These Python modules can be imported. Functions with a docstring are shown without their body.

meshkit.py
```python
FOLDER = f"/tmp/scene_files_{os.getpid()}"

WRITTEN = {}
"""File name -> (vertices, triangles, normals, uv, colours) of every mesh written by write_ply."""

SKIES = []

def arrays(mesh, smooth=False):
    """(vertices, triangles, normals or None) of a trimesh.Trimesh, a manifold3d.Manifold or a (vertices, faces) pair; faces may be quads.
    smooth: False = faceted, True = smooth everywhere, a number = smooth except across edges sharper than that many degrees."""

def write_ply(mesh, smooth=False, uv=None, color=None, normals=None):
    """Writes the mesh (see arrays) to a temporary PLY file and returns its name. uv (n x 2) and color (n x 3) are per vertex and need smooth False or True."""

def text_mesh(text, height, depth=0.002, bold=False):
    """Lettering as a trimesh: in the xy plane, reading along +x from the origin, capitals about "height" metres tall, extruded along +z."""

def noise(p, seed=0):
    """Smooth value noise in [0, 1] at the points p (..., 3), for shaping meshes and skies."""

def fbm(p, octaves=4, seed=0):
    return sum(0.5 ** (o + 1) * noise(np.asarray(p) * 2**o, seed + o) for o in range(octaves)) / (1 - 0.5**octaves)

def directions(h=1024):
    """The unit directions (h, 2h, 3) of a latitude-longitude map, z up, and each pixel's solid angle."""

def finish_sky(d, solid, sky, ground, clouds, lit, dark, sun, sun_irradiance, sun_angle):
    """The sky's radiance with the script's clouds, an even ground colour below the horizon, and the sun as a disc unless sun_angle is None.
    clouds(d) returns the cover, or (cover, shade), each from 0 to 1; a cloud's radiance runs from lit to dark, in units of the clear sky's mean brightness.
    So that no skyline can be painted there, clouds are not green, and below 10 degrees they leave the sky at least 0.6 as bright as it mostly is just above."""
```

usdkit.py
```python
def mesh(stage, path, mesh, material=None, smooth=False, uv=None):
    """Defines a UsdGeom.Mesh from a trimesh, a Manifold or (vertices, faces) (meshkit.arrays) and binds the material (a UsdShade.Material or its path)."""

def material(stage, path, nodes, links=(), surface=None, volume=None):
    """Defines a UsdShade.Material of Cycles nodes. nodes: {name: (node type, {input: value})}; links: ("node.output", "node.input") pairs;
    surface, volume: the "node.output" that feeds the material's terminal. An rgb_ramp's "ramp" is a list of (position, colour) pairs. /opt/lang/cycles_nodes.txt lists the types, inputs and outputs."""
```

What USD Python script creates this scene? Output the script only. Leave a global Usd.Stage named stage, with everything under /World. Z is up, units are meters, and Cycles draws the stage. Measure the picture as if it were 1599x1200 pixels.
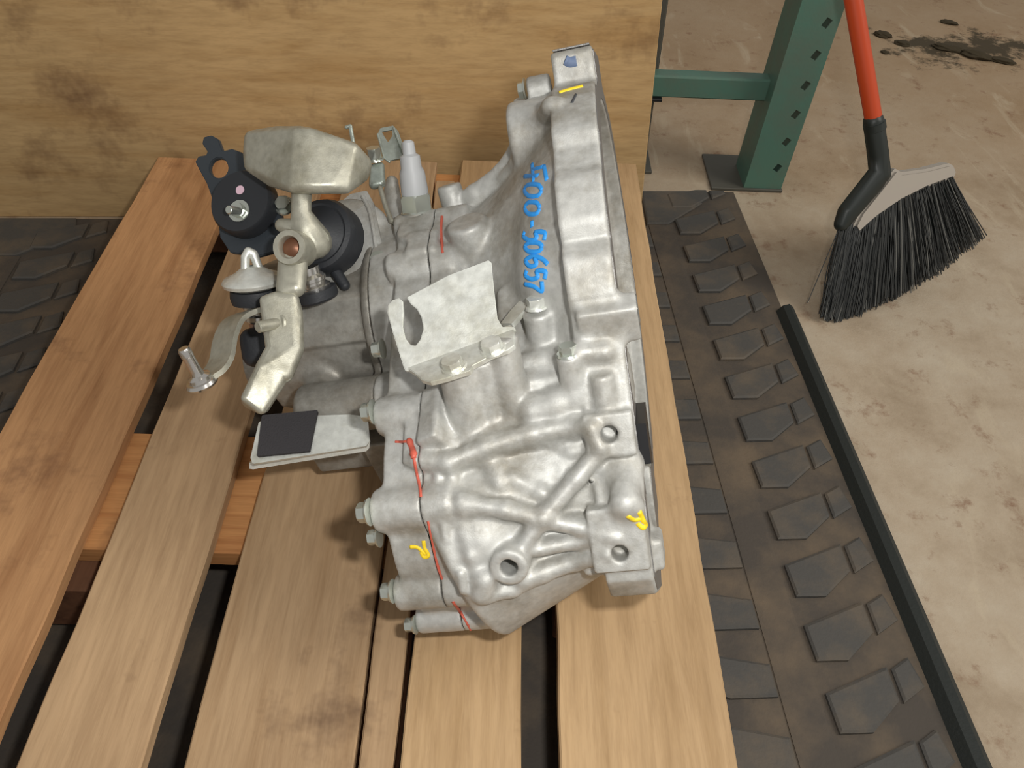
import math, random
import numpy as np, trimesh, manifold3d as m3, usdkit, meshkit
from shapely.geometry import Polygon, Point, LineString
from shapely.ops import unary_union
from scipy.ndimage import map_coordinates
from pxr import Usd, UsdGeom, UsdLux, Gf, Sdf

stage = Usd.Stage.CreateInMemory()
UsdGeom.SetStageUpAxis(stage, UsdGeom.Tokens.z); UsdGeom.SetStageMetersPerUnit(stage, 1.0)
UsdGeom.Xform.Define(stage, '/World'); UsdGeom.Scope.Define(stage, '/World/Looks')
rng = np.random.default_rng(7); random.seed(7)

# ---------------------------------------------------------------- camera, light, exposure
FPX, CX, CY = 1294.0, 799.5, 600.0
CAM = np.array([0.0, 0.0, 0.69])                       # z = 0 is the top of the pallet
def unit(v):
    v = np.asarray(v, float); return v / np.linalg.norm(v)
_down = unit([735 - CX, 1840 - CY, FPX]); _far = np.array([821 - CX, -750 - CY, FPX]); _far = unit(_far - _down * (_far @ _down))
RIGHT_C = np.cross(_far, -_down)
ROT = np.stack([RIGHT_C, _far, -_down])                # camera (right, down, forward) -> world
cam = UsdGeom.Camera.Define(stage, '/World/camera')
cam.CreateHorizontalApertureAttr(36.0); cam.CreateVerticalApertureAttr(36.0 * 1200 / 1599)
cam.CreateFocalLengthAttr(36.0 * FPX / 1599)
cam.CreateClippingRangeAttr(Gf.Vec2f(0.02, 100))
_r, _u, _b = ROT[:, 0], -ROT[:, 1], -ROT[:, 2]
cam.AddTransformOp().Set(Gf.Matrix4d(*_r, 0, *_u, 0, *_b, 0, *CAM, 1))
cam.GetPrim().CreateAttribute('exposure', Sdf.ValueTypeNames.Float).Set(-0.1)

dome = UsdLux.DomeLight.Define(stage, '/World/sky'); dome.CreateIntensityAttr(0.125); dome.CreateColorAttr(Gf.Vec3f(1.0, 0.97, 0.92))
FLASH = CAM + ROT @ np.array([0.085, -0.055, 0.0])     # the camera's own flash
fl = UsdLux.RectLight.Define(stage, '/World/flash'); fl.CreateWidthAttr(0.04); fl.CreateHeightAttr(0.025)
fl.CreateIntensityAttr(1400.0); fl.CreateColorAttr(Gf.Vec3f(1.0, 0.985, 0.95))
fl.AddTransformOp().Set(Gf.Matrix4d(*_r, 0, *_u, 0, *_b, 0, *FLASH, 1))
lamp = UsdLux.RectLight.Define(stage, '/World/hall_lamp'); lamp.CreateWidthAttr(1.6); lamp.CreateHeightAttr(1.2)
lamp.CreateIntensityAttr(6.8); lamp.CreateColorAttr(Gf.Vec3f(1.0, 0.95, 0.86))
_l = unit([2.2, -0.4, 2.3]); _lx = unit(np.cross([0, 1, 0], _l)); _ly = np.cross(_l, _lx)
lamp.AddTransformOp().Set(Gf.Matrix4d(*map(float, (*_lx, 0, *_ly, 0, *_l, 0, 2.3, 0.25, 2.0, 1))))

# ---------------------------------------------------------------- helpers
def ray(px, py): return ROT @ np.array([(px - CX) / FPX, (py - CY) / FPX, 1.0])
def at(px, py, d): return CAM + ray(px, py) * d        # a point of the place at distance d along the view
def on(px, py, p0, n):
    r = ray(px, py); n = np.asarray(n, float); return CAM + r * (((np.asarray(p0) - CAM) @ n) / (r @ n))
def onz(px, py, z): return on(px, py, (0, 0, z), (0, 0, 1))
def frame(n, hint=(0, 0, 1)):
    n = unit(n); u = np.cross(hint, n)
    if np.linalg.norm(u) < 1e-4: u = np.cross((1, 0, 0), n)
    u = unit(u); return u, np.cross(n, u), n
def tocam(p): return unit(CAM - np.asarray(p))
def view_dir(dx, dy, dz): return unit(ROT @ np.array([dx, -dy, -dz]))   # right, up, towards the viewer

_used = {}
def path_for(parent, name):
    k = _used.get((parent, name), 0); _used[(parent, name)] = k + 1
    return f'{parent}/{name}' + (f'_{k:03d}' if k else '')
BASE = {}
def thing(name, label, cat, loc, group=None, kind=None):
    p = path_for('/World', name); x = UsdGeom.Xform.Define(stage, p); x.AddTranslateOp().Set(Gf.Vec3d(*map(float, loc)))
    BASE[p] = np.asarray(loc, float); tag(x.GetPrim(), label, cat, group, kind); return p
def tag(prim, label=None, cat=None, group=None, kind=None):
    for k, v in (('label', label), ('category', cat), ('group', group), ('kind', kind)):
        if v: prim.SetCustomDataByKey(k, v)
def part(parent, name, mesh, mat, smooth=30, label=None, kind=None):
    """a mesh given in world coordinates, made a child of its thing or part"""
    p = path_for(parent, name); base = next(BASE[q] for q in (parent, parent.rpartition('/')[0]) if q in BASE)
    v, f = arr(mesh)
    m = usdkit.mesh(stage, p, trimesh.Trimesh(v - base, f, process=False), mat, smooth)
    tag(m.GetPrim(), label, None, None, kind); return p
def solo(name, mesh, mat, label, cat, smooth=30, group=None, kind=None):
    p = path_for('/World', name); v, f = arr(mesh)
    m = usdkit.mesh(stage, p, trimesh.Trimesh(v, f, process=False), mat, smooth); tag(m.GetPrim(), label, cat, group, kind); return p
def arr(mesh):
    v, f, _ = meshkit.arrays(mesh); return np.asarray(v, float), np.asarray(f, int)
def cat_mesh(ms):
    vs, fs, o = [], [], 0
    for m in ms:
        v, f = arr(m); vs.append(v); fs.append(f + o); o += len(v)
    return trimesh.Trimesh(np.vstack(vs), np.vstack(fs), process=False)
def place(mesh, p, u, v, n):
    vv, f = arr(mesh); return trimesh.Trimesh(np.asarray(p) + vv[:, :1] * u + vv[:, 1:2] * v + vv[:, 2:3] * n, f, process=False)
def rbox(lo, hi, r=0.003):
    lo, hi = np.array(lo, float), np.array(hi, float); s = m3.Manifold.sphere(r, 12)
    pts = [s.translate([x, y, z]) for x in (lo[0] + r, hi[0] - r) for y in (lo[1] + r, hi[1] - r) for z in (lo[2] + r, hi[2] - r)]
    return m3.Manifold.batch_hull(pts)
def cbox(lo, hi, c=0.002):
    """box with chamfered edges, few triangles"""
    lo, hi = np.array(lo, float), np.array(hi, float); pts = []
    for i in range(3):
        a, b = lo + c, hi - c; a[i], b[i] = lo[i], hi[i]
        pts += [[x, y, z] for x in (a[0], b[0]) for y in (a[1], b[1]) for z in (a[2], b[2])]
    return trimesh.convex.convex_hull(np.array(pts))
def poly3(poly, thick, p, u, v, n, bev=0.0):
    """a shapely polygon in the (u, v) plane at p made thick along n (centred)"""
    out = []
    for g in getattr(poly, 'geoms', [poly]):
        if g.is_empty: continue
        cs = m3.CrossSection([np.array(g.exterior.coords)[:-1]] + [np.array(i.coords)[:-1] for i in g.interiors], m3.FillRule.EvenOdd)
        if bev:
            c2 = cs.offset(-bev, m3.JoinType.Round)
            m = cs.extrude(thick - 2 * bev).translate([0, 0, bev]) + c2.extrude(thick)
        else: m = cs.extrude(thick)
        out.append(place(m.translate([0, 0, -thick / 2]), p, u, v, n))
    return cat_mesh(out)
def plate(pxs, p0, n, thick, holes=(), smooth_r=0.0, off=0.0, bev=0.0):
    """plate whose outline lies, seen from where the photo was taken, at the given points of the plane (p0, n)"""
    u, v, n = frame(n); p0 = np.asarray(p0, float)
    def uv(q): w = on(q[0], q[1], p0, n) - p0; return (w @ u, w @ v)
    pg = Polygon([uv(q) for q in pxs]).buffer(0)
    if smooth_r: pg = pg.buffer(-smooth_r).buffer(2 * smooth_r).buffer(-smooth_r)
    for h in holes: pg = pg.difference(Polygon([uv(q) for q in h]).buffer(smooth_r / 2 if smooth_r else 0))
    return poly3(pg, thick, p0 + n * off, u, v, n, bev)
def ball(p, r, n=14): return m3.Manifold.sphere(r, n).translate(list(map(float, p)))
def hull(ps):
    """convex hull of balls (point, radius)"""
    return m3.Manifold.batch_hull([ball(p, r) for p, r in ps])
def chain(ps):
    out = m3.Manifold()
    for a, b in zip(ps[:-1], ps[1:]): out += hull([a, b])
    return out
def V(px, py, d, r): return (at(px, py, d), r)
def lathe(profile, p, n, seg=40):
    """profile: (radius, height) pairs, revolved about n at p"""
    pr = np.array(profile, float); u, v, n = frame(n); a = np.linspace(0, 2 * np.pi, seg, endpoint=False)
    rings = [np.asarray(p) + n * h + r * (np.cos(a)[:, None] * u + np.sin(a)[:, None] * v) for r, h in pr]
    vs = np.vstack(rings + [[np.asarray(p) + n * pr[0, 1]], [np.asarray(p) + n * pr[-1, 1]]]); fs = []; k = len(pr)
    i = np.arange(seg); j = (i + 1) % seg
    for q in range(k - 1):
        o = q * seg; fs += [np.stack([o + i, o + j, o + seg + j], 1), np.stack([o + i, o + seg + j, o + seg + i], 1)]
    fs += [np.stack([j, i, np.full(seg, k * seg)], 1), np.stack([(k - 1) * seg + i, (k - 1) * seg + j, np.full(seg, k * seg + 1)], 1)]
    return trimesh.Trimesh(vs, np.vstack(fs), process=False)
def rod(p, q, r, seg=20, bev=None):
    L = np.linalg.norm(np.asarray(q) - p); b = min(r, L) * 0.18 if bev is None else bev
    return lathe([(r - b, 0), (r, b), (r, L - b), (r - b, L)], p, unit(np.asarray(q) - p), seg)
def hex_bolt(p, n, r=0.0062, h=0.0065, fl=1.35, spin=0.3):
    """flanged hexagon head seated at p, pointing along n"""
    u, v, n = frame(n); hexp = [(r * math.cos(spin + i * math.pi / 3), r * math.sin(spin + i * math.pi / 3)) for i in range(6)]
    head = (m3.CrossSection([hexp]).extrude(h) ^ m3.Manifold.cylinder(h, r * 1.35, r * 0.93, 36)) + m3.Manifold.cylinder(0.0016, r * fl, r * fl * 0.92, 36)
    return place(head, p, u, v, n)
def tube(pts, r, seg=10):
    """bent wire or rod of constant radius"""
    pts = np.asarray(pts, float); t = np.gradient(pts, axis=0); t /= np.linalg.norm(t, axis=1, keepdims=True)
    u = unit(np.cross(t[0], [0.31, 0.2, 0.93])); us = []
    for k in range(len(pts)):
        u = unit(u - t[k] * (u @ t[k])); us.append(u)
    us = np.array(us); vs_ = np.cross(t, us); a = np.linspace(0, 2 * np.pi, seg, endpoint=False)
    rr = np.broadcast_to(np.asarray(r, float), (len(pts),))
    v = (pts[:, None] + rr[:, None, None] * (np.cos(a)[None, :, None] * us[:, None] + np.sin(a)[None, :, None] * vs_[:, None])).reshape(-1, 3)
    i = np.arange(seg); j = (i + 1) % seg; fs = []
    for k in range(len(pts) - 1):
        o = k * seg; fs += [np.stack([o + i, o + j, o + seg + j], 1), np.stack([o + i, o + seg + j, o + seg + i], 1)]
    v = np.vstack([v, pts[:1], pts[-1:]]); n = len(pts) * seg
    fs += [np.stack([j, i, np.full(seg, n)], 1), np.stack([n - seg + i, n - seg + j, np.full(seg, n + 1)], 1)]
    return trimesh.Trimesh(v, np.vstack(fs), process=False)
def spline(pts, n=8):
    pts = np.asarray(pts, float); q = np.vstack([2 * pts[0] - pts[1], pts, 2 * pts[-1] - pts[-2]]); out = []
    for k in range(1, len(q) - 2):
        for t in np.linspace(0, 1, n, endpoint=False):
            out.append(0.5 * (2 * q[k] + (q[k + 1] - q[k - 1]) * t + (2 * q[k - 1] - 5 * q[k] + 4 * q[k + 1] - q[k + 2]) * t**2 + (3 * q[k] - q[k - 1] - 3 * q[k + 1] + q[k + 2]) * t**3))
    return np.array(out + [pts[-1]])

# ---------------------------------------------------------------- materials
def lin(c): c = np.asarray(c, float) / 255; return tuple(np.where(c <= 0.04045, c / 12.92, ((c + 0.055) / 1.055) ** 2.4))
def simple(name, rgb, rough=0.5, metal=0.0, bump=0.0, bscale=300, spec=0.5, var=0.0, vscale=20, rgb2=None, lo=0.42, hi=0.62, rand=0.0):
    nodes = {'g': ('geometry', {}), 'p': ('principled_bsdf', {'base_color': lin(rgb), 'roughness': rough, 'metallic': metal, 'specular_ior_level': spec})}; links = []
    if rgb2 is not None:
        nodes['n'] = ('noise_texture', {'scale': vscale, 'detail': 6.0, 'roughness': 0.6}); nodes['r'] = ('rgb_ramp', {'ramp': [(lo, lin(rgb)), (hi, lin(rgb2))]})
        links += [('g.position', 'n.vector'), ('n.fac', 'r.fac'), ('r.color', 'p.base_color')]
    if bump:
        nodes['bn'] = ('noise_texture', {'scale': bscale, 'detail': 3.0}); nodes['b'] = ('bump', {'strength': bump, 'distance': 0.001})
        links += [('g.position', 'bn.vector'), ('bn.fac', 'b.height'), ('b.normal', 'p.normal')]
    return usdkit.material(stage, '/World/Looks/' + name, nodes, links, 'p.BSDF')
def wood(name, light, dark, stain, scale=(42, 3.2, 42), stain_amt=(0.56, 0.72), rough=0.75, seed=0.0, stain_scale=9.0):
    nodes = {'g': ('geometry', {}), 'm': ('mapping', {'scale': scale, 'location': (seed, seed * 1.7, 0)}), 'n': ('noise_texture', {'scale': 1.0, 'detail': 7.0, 'roughness': 0.62, 'distortion': 0.35}),
             'r': ('rgb_ramp', {'ramp': [(0.32, lin(dark)), (0.52, lin(light)), (0.75, lin(np.asarray(light) * 1.04))]}),
             'm2': ('mapping', {'location': (seed * 2.1, seed, 3)}), 'n2': ('noise_texture', {'scale': stain_scale, 'detail': 5.0, 'roughness': 0.66}),
             'r2': ('rgb_ramp', {'ramp': [(stain_amt[0], (0, 0, 0)), (stain_amt[1], (1, 1, 1))]}),
             'sm': ('math', {'math_type': 'multiply', 'value2': 0.75}), 'x': ('mix_color', {'blend_type': 'mix', 'b': lin(stain)}),
             'n3': ('noise_texture', {'scale': 2.2, 'detail': 3.0}), 'r3': ('rgb_ramp', {'ramp': [(0.3, (0.80, 0.78, 0.76)), (0.7, (1.06, 1.05, 1.03))]}), 'x3': ('mix_color', {'blend_type': 'multiply', 'fac': 1.0, 'use_clamp_result': False}),
             'm4': ('mapping', {'scale': tuple(np.array(scale) * (4.5 if max(scale) > 30 else 6.0)), 'location': (seed, 0, seed)}), 'n4': ('noise_texture', {'scale': 1.0, 'detail': 4.0, 'roughness': 0.7, 'distortion': 0.2}), 'r4': ('rgb_ramp', {'ramp': [(0.3, (0.84, 0.82, 0.80)), (0.6, (1.03, 1.03, 1.03))]}), 'x4': ('mix_color', {'blend_type': 'multiply', 'fac': 1.0, 'use_clamp_result': False}),
             'b': ('bump', {'strength': 0.35, 'distance': 0.0015}), 'p': ('principled_bsdf', {'roughness': rough, 'specular_ior_level': 0.25})}
    links = [('g.position', 'm.vector'), ('m.vector', 'n.vector'), ('n.fac', 'r.fac'), ('g.position', 'm2.vector'), ('m2.vector', 'n2.vector'), ('n2.fac', 'r2.fac'), ('r2.color', 'sm.value1'), ('sm.value', 'x.fac'),
             ('r.color', 'x.a'), ('m2.vector', 'n3.vector'), ('n3.fac', 'r3.fac'), ('x.result', 'x3.a'), ('r3.color', 'x3.b'), ('x3.result', 'x4.a'), ('g.position', 'm4.vector'), ('m4.vector', 'n4.vector'), ('n4.fac', 'r4.fac'), ('r4.color', 'x4.b'), ('x4.result', 'p.base_color'), ('n.fac', 'b.height'), ('b.normal', 'p.normal')]
    return usdkit.material(stage, '/World/Looks/' + name, nodes, links, 'p.BSDF')
def cast(name, rgb, grime, metal=0.55, rough=0.42, amt=(0.5, 0.72), oil=0.45):
    nodes = {'g': ('geometry', {}), 'n': ('noise_texture', {'scale': 17.0, 'detail': 8.0, 'roughness': 0.68}), 'r': ('rgb_ramp', {'ramp': [(amt[0], lin(rgb)), (amt[1], lin(grime))]}),
             'n2': ('noise_texture', {'scale': 90.0, 'detail': 4.0}), 'r2': ('rgb_ramp', {'ramp': [(0.35, (rough + 0.1,) * 3), (0.65, (rough - 0.06,) * 3)]}),
             'bn': ('noise_texture', {'scale': 750.0, 'detail': 2.0}), 'b': ('bump', {'strength': 0.16, 'distance': 0.0006}), 'p': ('principled_bsdf', {'metallic': metal}),
             'n5': ('noise_texture', {'scale': 7.5, 'detail': 9.0, 'roughness': 0.72}), 'r5': ('rgb_ramp', {'ramp': [(0.53, (0, 0, 0)), (0.68, (oil, oil, oil))]}), 'x5': ('mix_color', {'b': lin((122, 108, 84))}),
             'n6': ('noise_texture', {'scale': 160.0, 'detail': 3.0}), 'r6': ('rgb_ramp', {'ramp': [(0.3, (0.86, 0.86, 0.86)), (0.7, (1.05, 1.05, 1.05))]}), 'x6': ('mix_color', {'blend_type': 'multiply', 'fac': 1.0, 'use_clamp_result': False})}
    links = [('g.position', 'n.vector'), ('n.fac', 'r.fac'), ('r.color', 'x5.a'), ('g.position', 'n5.vector'), ('n5.fac', 'r5.fac'), ('r5.color', 'x5.fac'), ('x5.result', 'x6.a'), ('g.position', 'n6.vector'), ('n6.fac', 'r6.fac'), ('r6.color', 'x6.b'), ('x6.result', 'p.base_color'), ('g.position', 'n2.vector'), ('n2.fac', 'r2.fac'), ('r2.color', 'p.roughness'), ('g.position', 'bn.vector'), ('bn.fac', 'b.height'), ('b.normal', 'p.normal')]
    return usdkit.material(stage, '/World/Looks/' + name, nodes, links, 'p.BSDF')

M_alu = cast('cast_aluminium', (190, 190, 186), (152, 148, 138), metal=0.42, rough=0.56, amt=(0.45, 0.68))
M_alu2 = cast('cast_aluminium_dirty', (164, 162, 155), (120, 114, 104), metal=0.4, rough=0.52, amt=(0.4, 0.66))
M_galv = cast('zinc_plated_sheet', (226, 228, 222), (186, 184, 168), oil=0.25, metal=0.5, rough=0.38, amt=(0.45, 0.7))
M_fork = cast('forged_steel_plated', (180, 178, 164), (148, 144, 126), oil=0.2, metal=0.6, rough=0.46)
M_mach = simple('machined_aluminium', (134, 132, 130), 0.5, 0.6, 0.3, 900)
M_zinc = simple('zinc_bolt', (205, 210, 202), 0.28, 0.85)
M_chrome = simple('bright_steel', (215, 212, 208), 0.18, 0.95)
M_brack = cast('brushed_clip', (186, 196, 188), (150, 158, 148), metal=0.7, rough=0.3)
M_rub = simple('black_rubber', (44, 46, 50), 0.55, 0, 0.2, 500, 0.4)
M_blackm = simple('black_painted_steel', (52, 58, 64), 0.5, 0.1, 0.25, 400)
M_foam = simple('foam_pad', (62, 60, 62), 0.9, 0, 0.8, 700, 0.2)
M_pin = simple('rusty_pin', (128, 88, 66), 0.4, 0.5)
M_seal = simple('red_sealant', (196, 92, 74), 0.5)
M_blue = simple('blue_paint_marker', (44, 150, 232), 0.5)
M_yel = simple('yellow_paint_marker', (240, 208, 40), 0.5)
M_ink = simple('dark_ink', (60, 62, 66), 0.6)
M_bsm = simple('faded_blue_ink', (104, 120, 150), 0.6)
M_pink = simple('pink_paint_dot', (226, 190, 206), 0.5)
M_dark = simple('oily_black', (30, 30, 32), 0.3)
WB = [wood('pallet_wood_orange', (200, 154, 110), (176, 130, 90), (130, 94, 70), seed=1.0),
      wood('pallet_wood_tan', (184, 154, 120), (168, 138, 106), (104, 78, 60), seed=2.3, stain_amt=(0.6, 0.78)),
      wood('pallet_wood_pale', (184, 155, 121), (172, 142, 108), (100, 76, 60), seed=4.1, stain_amt=(0.58, 0.76)),
      wood('pallet_wood_clean', (190, 160, 122), (176, 146, 108), (116, 86, 62), seed=6.2, stain_amt=(0.64, 0.8))]
M_block = wood('pallet_block_wood', (120, 84, 62), (92, 62, 46), (70, 50, 40), seed=8.0)
M_cross = wood('pallet_cross_wood', (200, 146, 94), (176, 120, 74), (140, 100, 68), scale=(3, 55, 55), seed=9.0)
M_ply = wood('plywood', (206, 174, 126), (192, 157, 108), (116, 84, 60), scale=(3.5, 26, 24), stain_amt=(0.55, 0.74), seed=5.2, stain_scale=7.0)
M_tread = simple('tyre_rubber', (76, 70, 64), 0.78, 0, 0.5, 260, 0.25, rgb2=(104, 91, 76), vscale=11, lo=0.42, hi=0.68)
M_lug = simple('tyre_rubber_lug', (76, 74, 71), 0.7, 0, 0.5, 260, 0.3, rgb2=(98, 88, 76), vscale=16, lo=0.45, hi=0.7)
M_lip = simple('tyre_rubber_edge', (38, 42, 40), 0.6, 0, 0.4, 260, 0.35)
M_rack = simple('green_rack_paint', (82, 118, 104), 0.5, 0, 0.2, 200, 0.4, rgb2=(92, 110, 97), vscale=16, lo=0.4, hi=0.7)
M_rackd = simple('dirty_steel', (84, 82, 74), 0.6, 0.2, 0.3, 200, 0.4)
M_handle = simple('orange_broom_handle', (190, 70, 32), 0.35)
M_bplast = simple('black_plastic', (32, 38, 36), 0.45)
M_gplast = simple('grey_plastic', (168, 160, 150), 0.45)
M_brist = simple('bristle_black', (52, 54, 54), 0.45)
M_bristg = simple('bristle_grey', (112, 112, 108), 0.5)
M_clod = simple('dirt_clod', (70, 62, 48), 0.9, 0, 0.8, 300, 0.2)
def floor_material():
    c = lin
    nodes = {'g': ('geometry', {}), 'n': ('noise_texture', {'scale': 5.0, 'detail': 9.0, 'roughness': 0.68}),
             'r': ('rgb_ramp', {'ramp': [(0.3, c((146, 128, 106))), (0.5, c((174, 158, 137))), (0.7, c((188, 176, 157)))]}),
             'n2': ('noise_texture', {'scale': 26.0, 'detail': 6.0, 'roughness': 0.7}), 'r2': ('rgb_ramp', {'ramp': [(0.57, (0, 0, 0)), (0.74, (0.8, 0.8, 0.8))]}), 'x': ('mix_color', {'b': c((122, 88, 66))}),
             'm3': ('mapping', {'scale': (7, 2.4, 5), 'rotation': (0, 0, 0.35)}), 'n3': ('noise_texture', {'scale': 2.2, 'detail': 7.0, 'distortion': 1.2, 'roughness': 0.6}), 'r3': ('rgb_ramp', {'ramp': [(0.58, (0, 0, 0)), (0.7, (0.45, 0.45, 0.45))]}), 'x3': ('mix_color', {'b': c((192, 178, 154))}),
             # the oily patch beyond the broom
             's': ('vector_math', {'math_type': 'subtract', 'vector2': (1.06, 1.93, -0.13)}), 'sm': ('mapping', {'rotation': (0, 0, 0.45), 'scale': (4.2, 8.5, 0)}), 'sl': ('vector_math', {'math_type': 'length'}), 'n4': ('noise_texture', {'scale': 9.0, 'detail': 8.0, 'roughness': 0.75}),
             'ma': ('math', {'math_type': 'multiply_add', 'value2': 5.2, 'value3': -1.95}), 'mb': ('math', {'math_type': 'subtract', 'use_clamp': True}), 'mc': ('math', {'math_type': 'multiply', 'value2': 2.2, 'use_clamp': True}), 'x4': ('mix_color', {'b': c((74, 64, 48))}),
             'sp': ('separate_xyz', {}), 'n7': ('noise_texture', {'scale': 3.0, 'detail': 8.0, 'roughness': 0.7}), 'm7': ('math', {'math_type': 'multiply_add', 'value2': 1.1, 'value3': -1.05}), 'a7': ('math', {'math_type': 'add'}), 'mr': ('map_range', {'from_min': 0.45, 'from_max': 1.25, 'to_max': 0.65, 'clamp': True}), 'x7': ('mix_color', {'b': c((154, 126, 94))}),
             'bn': ('noise_texture', {'scale': 60.0, 'detail': 8.0, 'roughness': 0.7}), 'b': ('bump', {'strength': 0.5, 'distance': 0.003}), 'p': ('principled_bsdf', {'roughness': 0.8, 'specular_ior_level': 0.25})}
    links = [('g.position', 'n.vector'), ('n.fac', 'r.fac'), ('g.position', 'n2.vector'), ('n2.fac', 'r2.fac'), ('r2.color', 'x.fac'), ('r.color', 'x7.a'), ('g.position', 'sp.vector'), ('g.position', 'n7.vector'), ('n7.fac', 'm7.value1'), ('sp.y', 'a7.value1'), ('m7.value', 'a7.value2'), ('a7.value', 'mr.value'), ('mr.result', 'x7.fac'), ('x7.result', 'x.a'), ('g.position', 'm3.vector'), ('m3.vector', 'n3.vector'), ('n3.fac', 'r3.fac'), ('r3.color', 'x3.fac'), ('x.result', 'x3.a'),
             ('g.position', 's.vector1'), ('s.vector', 'sm.vector'), ('sm.vector', 'sl.vector1'), ('g.position', 'n4.vector'), ('n4.fac', 'ma.value1'), ('ma.value', 'mb.value1'), ('sl.value', 'mb.value2'), ('mb.value', 'mc.value1'), ('mc.value', 'x4.fac'), ('x3.result', 'x4.a'), ('x4.result', 'p.base_color'),
             ('g.position', 'bn.vector'), ('bn.fac', 'b.height'), ('b.normal', 'p.normal')]
    return usdkit.material(stage, '/World/Looks/concrete', nodes, links, 'p.BSDF')
M_floor = floor_material()

# ---------------------------------------------------------------- large structure: floor, plywood, pallet
ZF = -0.13
solo('floor', trimesh.creation.box(bounds=[[-3.5, -1.5, ZF - 0.1], [5.0, 7.0, ZF]]), M_floor, 'worn tan concrete warehouse floor with oily stains', 'floor', False, kind='structure')

def ply_y(x): return 1.178 + 0.062 * x
pw = cbox((-1.5, 0, ZF), (0.236, 0.016, 0.62), 0.0015)
vv, ff = arr(pw); vv[:, 1] += ply_y(vv[:, 0]); vv[:, 0] -= (vv[:, 2] - ZF) * 0.062
solo('plywood_sheet', trimesh.Trimesh(vv, ff), M_ply, 'stained plywood sheet standing upright behind the pallet', 'plywood')

pal = thing('wooden_pallet', 'wooden pallet of tan deck boards with wide gaps, carrying the gearbox', 'pallet', (-0.16, 0.54, ZF))
def board(x0, x1, mat, y0=-0.05, y1=None, z0=-0.016, z1=0.0, seed=0, name='deck_board'):
    y1 = 1.142 + 0.055 * (x0 + x1) / 2 if y1 is None else y1
    b = cbox((x0, y0, z0), (x1, y1, z1), 0.0016); b = trimesh.Trimesh(*arr(b)); 
    n = 48; ys = np.linspace(y0 + .0016, y1 - .0016, n)   # long edges a little uneven, as sawn
    prof = np.array([[x0 + .0015, z1], [x1 - .0015, z1], [x1, z1 - .0015], [x1, z0 + .0015], [x1 - .0015, z0], [x0 + .0015, z0], [x0, z0 + .0015], [x0, z1 - .0015]])
    rings = []
    for y in ys:
        w = (meshkit.noise(np.array([[y * 14, seed, 0], [y * 14, seed + 50, 0]])) - 0.5) * 0.0022
        pr = prof.copy(); pr[[0, 5, 6, 7], 0] += w[0]; pr[[1, 2, 3, 4], 0] += w[1]
        rings.append(np.column_stack([pr[:, 0], np.full(8, y), pr[:, 1]]))
    v = np.vstack(rings); i = np.arange(8); j = (i + 1) % 8; fs = []
    for k in range(n - 1):
        o = k * 8; fs += [np.stack([o + i, o + 8 + j, o + j], 1), np.stack([o + i, o + 8 + i, o + 8 + j], 1)]
    fs += [np.array([[0, k, k + 1] for k in range(1, 7)]), np.array([[(n - 1) * 8, (n - 1) * 8 + k + 1, (n - 1) * 8 + k] for k in range(1, 7)])]
    part(pal, name, trimesh.Trimesh(v, np.vstack(fs), process=False), mat, 25)
board(-0.527, -0.3945, WB[0], seed=1)
board(-0.3665, -0.270, WB[1], seed=2)
board(-0.237, -0.1045, WB[2], seed=3)
board(-0.1015, -0.073, WB[2], y1=1.085, z1=-0.0025, seed=4)
board(-0.0665, 0.030, WB[3], seed=5)
board(0.0615, 0.2045, WB[3], seed=6)
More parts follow.
